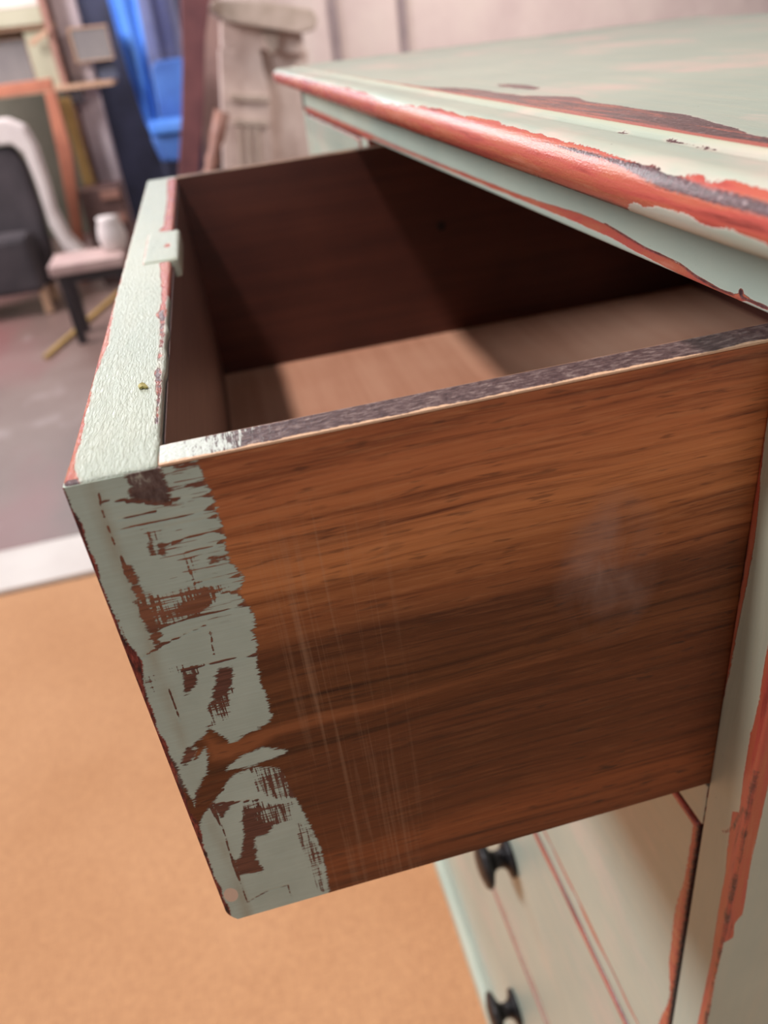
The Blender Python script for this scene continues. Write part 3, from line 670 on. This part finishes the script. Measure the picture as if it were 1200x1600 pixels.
bmesh.ops.recalc_face_normals(bm, faces=bm.faces)
me = bpy.data.meshes.new('leaf_fleck'); bm.to_mesh(me); bm.free()
tag(link_mesh('leaf_fleck', me, simple('dry_leaf', srgb(170, 158, 92), srgb(140, 130, 70), 900, 0.6), None, tuple(dw(*c0))),
    'tiny olive yellow fleck of leaf lying on the painted drawer edge', 'leaf')

# ================================================================ setting
def slab(name, x0, x1, y0, y1, z0, z1, mat, bevel=0.0, parent=None, rot=None):
    c = Vector(((x0 + x1) / 2, (y0 + y1) / 2, z0))
    bm = bmesh.new(); bmesh.ops.create_cube(bm, size=1.0)
    for v in bm.verts:
        v.co = Vector((v.co.x * (x1 - x0), v.co.y * (y1 - y0), (v.co.z + 0.5) * (z1 - z0)))
    if bevel > 0: bmesh.ops.bevel(bm, geom=list(bm.edges), offset=bevel, segments=2, affect='EDGES', profile=0.6)
    me = bpy.data.meshes.new(name); bm.to_mesh(me); bm.free()
    o = link_mesh(name, me, mat, parent, c if parent is None else c - Vector(parent.location))
    if rot: o.rotation_euler = rot
    return o

def prism(name, pts, y0, dep, mat, bevel=0.006, parent=None):
    """an upright board or solid with the outline pts (x, z), its face at y0, dep thick"""
    x0 = sum(p[0] for p in pts) / len(pts); z0 = min(p[1] for p in pts)
    bm = bmesh.new()
    a = [bm.verts.new((x - x0, 0, z - z0)) for x, z in pts]; b = [bm.verts.new((x - x0, dep, z - z0)) for x, z in pts]
    bm.faces.new(a); bm.faces.new(b[::-1]); n = len(pts)
    for i in range(n): bm.faces.new((a[i], a[(i + 1) % n], b[(i + 1) % n], b[i]))
    bmesh.ops.recalc_face_normals(bm, faces=bm.faces)
    if bevel > 0: bmesh.ops.bevel(bm, geom=list(bm.edges), offset=bevel, segments=2, affect='EDGES', profile=0.6, clamp_overlap=True)
    me = bpy.data.meshes.new(name); bm.to_mesh(me); bm.free()
    l = Vector((x0, y0, z0))
    return link_mesh(name, me, mat, parent, l if parent is None else l - Vector(parent.location))

def floor_mat():
    T = NT('stained_concrete_floor'); co = T.co()
    n1 = T.noise(1.6, co, detail=5, rough=0.6); n2 = T.noise((1.5, 0.8, 1), co, detail=4, loc=(4, 2, 0)); n3 = T.noise((3, 1.6, 1), co, detail=3, loc=(7, 7, 0))
    c = T.ramp(n1, [(0.30, srgb(98, 79, 74)), (0.5, srgb(120, 97, 90)), (0.7, srgb(134, 113, 106))])
    c = T.mix(T.math('MULTIPLY', T.mr(n2, 0.50, 0.62), 0.65), c, srgb(132, 84, 84))
    c = T.mix(T.math('MULTIPLY', T.mr(n3, 0.60, 0.68), 0.6), c, srgb(176, 158, 154))
    return T.out(c, 0.45, T.bump(n1, 0.2, 0.01))
tag(slab('floor', -5, 6, -3, 8, FLOOR - 0.12, FLOOR - 0.004, floor_mat()), kind='structure')
def plaster(name, a, b, c):
    T = NT(name); co = T.co()
    n1 = T.noise((1.3, 1.3, 0.9), co, detail=5, rough=0.6); n2 = T.noise(7.0, co, detail=5)
    return T.out(T.mix(T.mr(n2, 0.4, 0.8, 0, 0.5), T.ramp(n1, [(0.35, a), (0.55, b), (0.7, c)]), b), 0.85, T.bump(n2, 0.5, 0.02))
M_wallw = plaster('whitewashed_wall', srgb(206, 184, 182), srgb(226, 208, 202), srgb(232, 218, 208))
M_walls = plaster('grey_green_stone_wall', srgb(104, 104, 90), srgb(128, 124, 110), srgb(150, 142, 128))
WY = 6.6
tag(slab('wall_back', 0.35, 6, WY, WY + 0.2, FLOOR, 3.3, M_wallw), kind='structure')
tag(slab('wall_left', -5, -0.50, WY - 0.1, WY + 0.1, FLOOR, 3.3, M_walls), kind='structure')
M_navy = simple('dark_blue_shade', srgb(44, 46, 66), srgb(66, 70, 98), 3, 0.7)
tag(slab('doorway_shade_1', -0.50, 0.35, WY + 0.02, WY + 0.08, FLOOR, 3.3, M_navy), kind='structure')  # dark doorway opening, its shade painted as a navy slab
M_batten = simple('weathered_batten', srgb(150, 134, 136), srgb(170, 152, 152), 6, 0.8)
for k, (x0, w_) in enumerate(((1.30, 0.055), (1.83, 0.055))):
    tag(slab('trim_%d' % (k + 3), x0, x0 + w_, WY - 0.05, WY, FLOOR, (0.5, 3.3)[k], M_batten, 0.004), kind='structure')
M_white = simple('white_gloss_trim', srgb(206, 192, 184), srgb(218, 206, 198), 5, 0.5)
tag(slab('trim_1', -2.2, 2.0, 1.655, 1.855, FLOOR - 0.003, FLOOR + 0.012, M_white, 0.003), kind='structure')
M_colw = simple('white_painted_pillar', srgb(200, 182, 186), srgb(222, 206, 208), 5, 0.6)
tag(slab('trim_2', -0.505, -0.372, 5.30, 5.43, FLOOR, 3.3, M_colw, 0.008), kind='structure')

def mat_tan():
    T = NT('woven_tan_mat'); co = T.co()
    n1 = T.noise(2.2, co, detail=4); n2 = T.noise((60, 420, 60), co, detail=3); n3 = T.noise((420, 60, 60), co, detail=3, loc=(1, 0, 0))
    c = T.ramp(n1, [(0.35, srgb(200, 148, 106)), (0.65, srgb(212, 161, 119))])
    c = T.mix(0.35, c, T.ramp(T.math('ADD', T.math('MULTIPLY', n2, 0.5), T.math('MULTIPLY', n3, 0.5)), [(0.4, srgb(190, 150, 120)), (0.6, srgb(255, 240, 225))]), 'MULTIPLY')
    return T.out(c, 0.9, T.bump(T.math('ADD', n2, n3), 0.3, 0.002))
tag(slab('floor_mat', -2.6, 2.2, -1.8, 1.650, FLOOR - 0.004, FLOOR, mat_tan(), 0.001), 'large flat tan woven mat on the floor under the open drawer', 'mat')

# ================================================================ workshop clutter in the background
M_dark = simple('dark_grey_upholstery', srgb(52, 46, 50), srgb(70, 62, 66), 6, 0.8, 0.2)
M_cloth = simple('white_cloth', srgb(200, 188, 186), srgb(214, 204, 200), 6, 0.85)
M_orange = simple('orange_brown_timber', srgb(168, 104, 82), srgb(184, 116, 90), 10, 0.55)
M_yellow = simple('ochre_timber', srgb(150, 120, 70), srgb(170, 136, 80), 10, 0.6)
M_gbox = simple('grey_panel', srgb(112, 106, 106), srgb(126, 120, 118), 5, 0.7)
M_tan = simple('tan_frame_wood', srgb(170, 134, 108), srgb(186, 150, 124), 9, 0.6)
M_cream = simple('cream_green_board', srgb(160, 156, 132), srgb(172, 168, 146), 5, 0.7)
M_brown = simple('dark_brown_wood', srgb(76, 54, 52), srgb(98, 70, 64), 9, 0.55)
M_slat = simple('pinkish_brown_wood', srgb(140, 100, 88), srgb(156, 114, 100), 9, 0.55)
M_blue = NT('blue_plastic'); nb_ = M_blue.noise((3, 3, 1.2), detail=3)
M_blue = M_blue.out(M_blue.ramp(nb_, [(0.35, srgb(50, 100, 200)), (0.55, srgb(90, 150, 245)), (0.7, srgb(110, 165, 250))]), 0.35)
M_lav = simple('pale_blue_sheet', srgb(146, 154, 200), srgb(172, 178, 216), 4, 0.6)
M_bluec = simple('blue_chair_plastic', srgb(64, 100, 170), srgb(84, 130, 205), 5, 0.4)
M_redw = simple('dark_red_timber', srgb(98, 58, 62), srgb(116, 70, 72), 9, 0.5)
M_mantel = simple('distressed_cream_paint', srgb(196, 174, 164), srgb(212, 192, 182), 12, 0.6, 0.15)
M_mantel2 = simple('aged_cream_paint', srgb(176, 158, 144), srgb(196, 178, 166), 12, 0.6, 0.15)
M_pinktop = simple('dusty_pink_wood', srgb(172, 142, 138), srgb(188, 160, 154), 9, 0.6)
M_blackw = simple('black_wood', srgb(36, 30, 34), srgb(50, 42, 46), 9, 0.5)

# armchair with a white dust sheet over its back
ac = empty('armchair', (-1.05, 4.7, FLOOR), label='dark grey armchair at left edge with a white dust sheet over its back', cat='chair')
prism('backrest', [(-1.30, -0.26), (-0.80, -0.26), (-0.765, -0.36), (-0.76, -0.60), (-0.77, -0.80), (-0.80, -0.97), (-1.30, -0.97)], 4.52, 0.12, M_dark, 0.03, ac)
prism('seat', [(-1.30, -0.66), (-0.83, -0.66), (-0.83, -0.95), (-1.30, -0.95)], 4.30, 0.21, M_dark, 0.03, ac)
for x in (-1.26, -0.86):
    for y in (4.32, 4.58): slab('leg', x, x + 0.04, y, y + 0.04, FLOOR, -0.94, M_tan, 0.004, ac)
sh = prism('dust_sheet', [(-1.32, -0.135), (-0.79, -0.135), (-0.715, -0.18), (-0.690, -0.28), (-0.685, -0.45), (-0.690, -0.60), (-0.660, -0.74), (-0.600, -0.83), (-0.62, -0.85), (-0.70, -0.80),
                      (-0.735, -0.66), (-0.735, -0.45), (-0.748, -0.30), (-0.79, -0.25), (-1.32, -0.25)], 4.50, 0.16, M_cloth, 0.012)
tag(sh, 'white dust sheet hanging over the dark armchair at the left edge', 'sheet')

# orange trestle
tr = empty('trestle', (-0.9, 4.8, FLOOR), label='orange brown timber trestle standing behind the dust sheet', cat='trestle')
prism('crossbar', [(-1.448, 0.002), (-0.559, 0.013), (-0.564, -0.044), (-1.448, -0.06)], 4.88, 0.05, M_orange, 0.005, tr)
prism('leg', [(-0.615, -0.049), (-0.559, -0.049), (-0.564, -0.344), (-0.637, -0.829), (-0.673, FLOOR), (-0.735, FLOOR), (-0.696, -0.829), (-0.642, -0.385)], 4.88, 0.05, M_orange, 0.005, tr)
prism('leg', [(-1.427, -0.06), (-1.365, -0.06), (-1.344, FLOOR), (-1.406, FLOOR)], 4.88, 0.05, M_orange, 0.005, tr)
tag(prism('plank', [(-0.571, -0.09), (-0.504, -0.09), (-0.500, -0.60), (-0.500, FLOOR), (-0.565, FLOOR), (-0.561, -0.31)], 5.0, 0.03, M_yellow, 0.003),
    'ochre yellow plank standing upright between orange trestle and white pillar', 'plank')

# shelving with framed grey boxes
su = empty('shelving_unit', (-0.7, 5.6, FLOOR), label='cream and tan open shelving at the top left, grey boxes on it', cat='shelves')
slab('shelf', -1.45, -0.265, 5.15, 5.60, -0.062, -0.034, M_tan, 0.003, su)
slab('shelf', -1.45, -0.505, 5.18, 5.60, 0.250, 0.272, M_tan, 0.003, su)
slab('back_board', -1.45, -0.55, 5.60, 5.62, -0.034, 0.60, M_cream, 0.002, su)
slab('upright', -0.55, -0.515, 5.16, 5.60, FLOOR, 0.60, M_slat, 0.003, su)
slab('upright', -0.480, -0.450, 5.50, 5.60, FLOOR, -0.062, M_slat, 0.003, su)
slab('upright', -1.45, -1.42, 5.16, 5.60, FLOOR, 0.60, M_slat, 0.003, su)
slab('fascia', -1.44, -0.552, 5.16, 5.18, 0.272, 0.352, M_cream, 0.002, su)
slab('header', -1.44, -0.552, 5.16, 5.18, 0.356, 0.60, M_white, 0.002, su)
slab('side_panel', -0.675, -0.552, 5.20, 5.215, -0.034, 0.25, M_cream, 0.002, su)
slab('bracket', -0.56, -0.45, 5.16, 5.20, -0.135, -0.062, M_blackw, 0.006, su)
def framed_box(x0, x1, z0, z1, y, dep, label):
    e = empty('storage_box', ((x0 + x1) / 2, y + dep / 2, z0), label=label, cat='box', group='grey framed boxes on the shelving')
    slab('body', x0 + 0.008, x1 - 0.008, y + 0.006, y + dep, z0, z1 - 0.004, M_gbox, 0.002, e)
    slab('frame', x0, x1, y, y + 0.012, z1 - 0.010, z1, M_tan, 0.002, e)
    slab('frame', x0, x1, y, y + 0.012, z0, z0 + 0.007, M_tan, 0.002, e)
    slab('frame', x0, x0 + 0.010, y, y + 0.012, z0 + 0.007, z1 - 0.010, M_tan, 0.002, e)
    slab('frame', x1 - 0.005, x1, y, y + 0.012, z0 + 0.007, z1 - 0.010, M_tan, 0.002, e)
framed_box(-0.93, -0.680, -0.034, 0.225, 5.24, 0.30, 'grey fronted wooden box at the picture edge, left one on the shelf')
framed_box(-0.435, -0.225, 0.065, 0.235, 5.12, 0.16, 'grey fronted tan framed box standing before the white pillar')
tag(slab('storage_box', -0.335, -0.235, 5.18, 5.29, -0.034, 0.064, simple('slate_box', srgb(70, 74, 92), srgb(86, 90, 108), 5, 0.6), 0.004),
    'small slate blue box beneath the tan framed box near the pillar', 'box')
tag(prism('lath', [(-0.652, 0.195), (-0.548, 0.245), (-0.536, 0.222), (-0.643, 0.168)], 5.14, 0.012, M_tan, 0.002), 'short pale lath leaning askew across the shelving', 'lath')

# brown drawer block on a stool
stl = empty('stool', (-0.53, 3.85, FLOOR), label='low dark legged stool with a dusty pink seat beside drawer front', cat='stool')
slab('seat', -0.66, -0.33, 3.66, 3.93, -0.745, -0.700, M_pinktop, 0.006, stl)
slab('apron', -0.635, -0.35, 3.68, 3.70, -0.79, -0.745, M_blackw, 0.002, stl)
for x, y in ((-0.632, 3.675), (-0.372, 3.675), (-0.632, 3.86), (-0.372, 3.86)):
    slab('leg', x, x + 0.038, y, y + 0.038, FLOOR - 0.004, -0.745, M_blackw, 0.003, stl)
bb = empty('small_cabinet', (-0.45, 4.9, FLOOR), label='small dark brown cabinet with two pinkish slats, under the pillar', cat='cabinet')
slab('body', -0.575, -0.350, 4.74, 5.0, FLOOR, -0.548, M_brown, 0.005, bb)
slab('slat', -0.462, -0.356, 4.722, 4.738, -0.606, -0.560, M_slat, 0.003, bb)
slab('slat', -0.480, -0.353, 4.722, 4.738, -0.738, -0.688, M_slat, 0.003, bb)
# white jug on the stool
def lathe(name, prof, mat, loc, n=24):
    V = [(r * math.cos(2 * math.pi * k / n), r * math.sin(2 * math.pi * k / n), z) for z, r in prof for k in range(n)]
    F = [(a * n + k, a * n + (k + 1) % n, (a + 1) * n + (k + 1) % n, (a + 1) * n + k) for a in range(len(prof) - 1) for k in range(n)]
    F += [tuple(range(n))[::-1], tuple((len(prof) - 1) * n + k for k in range(n))]
    me = bpy.data.meshes.new(name); me.from_pydata(V, [], F); me.polygons.foreach_set('use_smooth', [True] * len(F))
    return link_mesh(name, me, mat, None, loc)
tag(lathe('jar', [(0, .045), (.01, .055), (.06, .066), (.10, .060), (.13, .048), (.15, .050)], M_cloth, (-0.365, 3.82, -0.700)), 'squat white jar standing on the pink stool seat', 'jar')
# ochre stick on the floor
a_, b_ = Vector((-0.765, 3.54, FLOOR + 0.010)), Vector((-0.475, 4.50, FLOOR + 0.010)); mid = (a_ + b_) / 2
sk = slab('stick', mid.x - 0.013, mid.x + 0.013, mid.y - (b_ - a_).length / 2, mid.y + (b_ - a_).length / 2, FLOOR - 0.004, FLOOR + 0.016, M_yellow, 0.003)
sk.rotation_euler = (0, 0, -math.atan2(b_.x - a_.x, b_.y - a_.y)); tag(sk, 'ochre yellow wooden stick lying on the floor under the stool', 'stick')

# blue things in the doorway
def wavy_sheet(name, pts_l, pts_r, y0, amp, mat, th=0.006, waves=3):
    """a hanging sheet between two edge lines (x, z) with upright folds"""
    n, m = 24, 12; bm = bmesh.new(); g = []
    for i in range(m + 1):
        t = i / m; k = t * (len(pts_l) - 1); a = min(int(k), len(pts_l) - 2); f = k - a
        l = Vector(pts_l[a]).lerp(Vector(pts_l[a + 1]), f); r = Vector(pts_r[a]).lerp(Vector(pts_r[a + 1]), f)
        g.append([bm.verts.new((l.x + (r.x - l.x) * j / n, y0 + amp * math.sin(j / n * math.pi * 2 * waves + t), l.y + (r.y - l.y) * j / n)) for j in range(n + 1)])
    for i in range(m):
        for j in range(n): bm.faces.new((g[i][j], g[i][j + 1], g[i + 1][j + 1], g[i + 1][j]))
    bmesh.ops.recalc_face_normals(bm, faces=bm.faces)
    for f in bm.faces: f.smooth = True
    me = bpy.data.meshes.new(name); bm.to_mesh(me); bm.free()
    o = link_mesh(name, me, mat); md = o.modifiers.new('thickness', 'SOLIDIFY'); md.thickness = th
    return o
t1 = wavy_sheet('tarpaulin', [(-0.175, 1.2), (-0.200, 0.45), (-0.180, -0.03), (-0.150, -0.30), (-0.130, -0.36)], [(0.0, 1.2), (-0.028, 0.45), (-0.045, 0.10), (-0.066, -0.27), (-0.07, -0.34)], 5.35, 0.02, M_blue, waves=1.5)
tag(t1, 'bright blue plastic tarpaulin hanging in folds behind the drawer', 'tarpaulin')
t2 = wavy_sheet('curtain', [(-0.06, 1.2), (-0.06, 0.40), (-0.06, 0.0), (-0.03, -0.3)], [(0.30, 1.2), (0.17, 0.42), (0.18, 0.0), (0.18, -0.3)], 5.6, 0.02, M_lav, waves=2)
tag(t2, 'pale lavender blue curtain hanging right of the blue tarpaulin', 'curtain')
bc = empty('plastic_chair', (0.02, 5.1, FLOOR), label='blue plastic chair with rounded back between tarpaulin and red plank', cat='chair')
prism('backrest', [(-0.040, 0.0), (-0.01, 0.03), (0.15, 0.035), (0.17, 0.0), (0.12, -0.28), (-0.055, -0.272)], 5.15, 0.03, M_bluec, 0.012, bc)
slab('rim', -0.125, 0.13, 4.95, 5.14, -0.335, -0.262, M_blue, 0.02, bc)
prism('seat', [(-0.13, -0.345), (0.12, -0.345), (0.09, -0.50), (-0.10, -0.48)], 4.98, 0.24, M_bluec, 0.02, bc)
for x in (-0.10, 0.06):
    for y in (5.0, 5.16): slab('leg', x, x + 0.03, y, y + 0.03, FLOOR, -0.47, M_navy, 0.004, bc)

# dark red plank leaning, turned table leg
tag(prism('plank', [(0.235, 0.62), (0.40, 0.60), (0.345, 0.32), (0.262, 0.10), (0.180, -0.235), (0.095, -0.50), (-0.03, FLOOR), (-0.16, FLOOR), (-0.015, -0.50), (0.065, -0.235), (0.128, 0.01), (0.190, 0.33)], 4.5, 0.04, M_redw, 0.006),
    'dark red timber plank leaning upright between blue chair and fireplace surround', 'plank')
tag(prism('board', [(0.298, 0.636), (0.425, 0.636), (0.425, 0.174), (0.316, -0.338), (0.211, -0.615), (0.104, FLOOR), (0.029, FLOOR), (0.132, -0.644), (0.264, 0.083)], 5.35, 0.03, simple('dull_brown_board', srgb(132, 104, 98), srgb(146, 116, 108), 7, 0.6), 0.004),
    'dull brown board behind the dark red leaning plank', 'board')
tl = empty('table_leg', (0.14, 4.4, FLOOR), (0, math.radians(24), 0), label='loose turned brown table leg leaning beside the red plank', cat='table leg')
lm = lathe('shaft', [(0.0, .020), (0.18, .022), (0.34, .030), (0.40, .045), (0.44, .030), (0.50, .046), (0.58, .050), (0.64, .028), (0.68, .040), (0.72, .028), (0.80, .038), (0.92, .040)], M_slat, (0, 0, 0))
lm.parent = tl; tl.location = (-0.10, 4.40, FLOOR + 0.008)
tag(slab('gap_shade', 0.20, 0.40, 5.45, 5.65, FLOOR, -0.34, M_blackw, 0.004), 'black block added for the shade in the gap behind the fireplace surround', 'gap_shade')  # black block put in for the shade of an empty gap

# painted fireplace surround standing loose
fs = empty('fireplace_surround', (0.55, 4.85, FLOOR), label='cream painted wooden fireplace surround standing loose behind the chest', cat='fireplace surround')
prism('mantel_shelf', [(0.31, 0.235), (0.345, 0.272), (0.60, 0.245), (0.84, 0.185), (0.862, 0.140), (0.842, 0.092), (0.764, 0.082), (0.56, 0.130), (0.384, 0.175)], 4.56, 0.26, M_mantel2, 0.012, fs)
prism('frieze', [(0.350, 0.060), (0.370, 0.178), (0.600, 0.125), (0.790, 0.080), (0.790, -0.02), (0.56, 0.030)], 4.70, 0.12, M_mantel, 0.006, fs)
prism('pilaster', [(0.338, 0.054), (0.551, 0.045), (0.565, -0.181), (0.511, -0.606), (0.47, FLOOR), (0.17, FLOOR), (0.230, -0.567)], 4.70, 0.10, M_mantel, 0.006, fs)
prism('side_board', [(0.562, 0.040), (0.815, 0.000), (0.731, -0.703), (0.70, FLOOR), (0.475, FLOOR), (0.515, -0.672)], 4.76, 0.08, M_mantel, 0.006, fs)
prism('moulding', [(0.350, -0.160), (0.562, -0.194), (0.556, -0.226), (0.346, -0.192)], 4.680, 0.022, M_mantel2, 0.004, fs)
prism('moulding', [(0.345, -0.282), (0.535, -0.312), (0.532, -0.345), (0.340, -0.314)], 4.680, 0.022, M_mantel2, 0.004, fs)
for x in (0.350, 0.400, 0.450):
    prism('flute', [(x, -0.33), (x + 0.022, -0.334), (x - 0.055, -1.0), (x - 0.080, -1.0)], 4.684, 0.02, M_mantel2, 0.005, fs)
prism('bracket', [(0.57, 0.115), (0.66, 0.095), (0.64, 0.02), (0.60, 0.0)], 4.66, 0.045, M_mantel2, 0.006, fs)
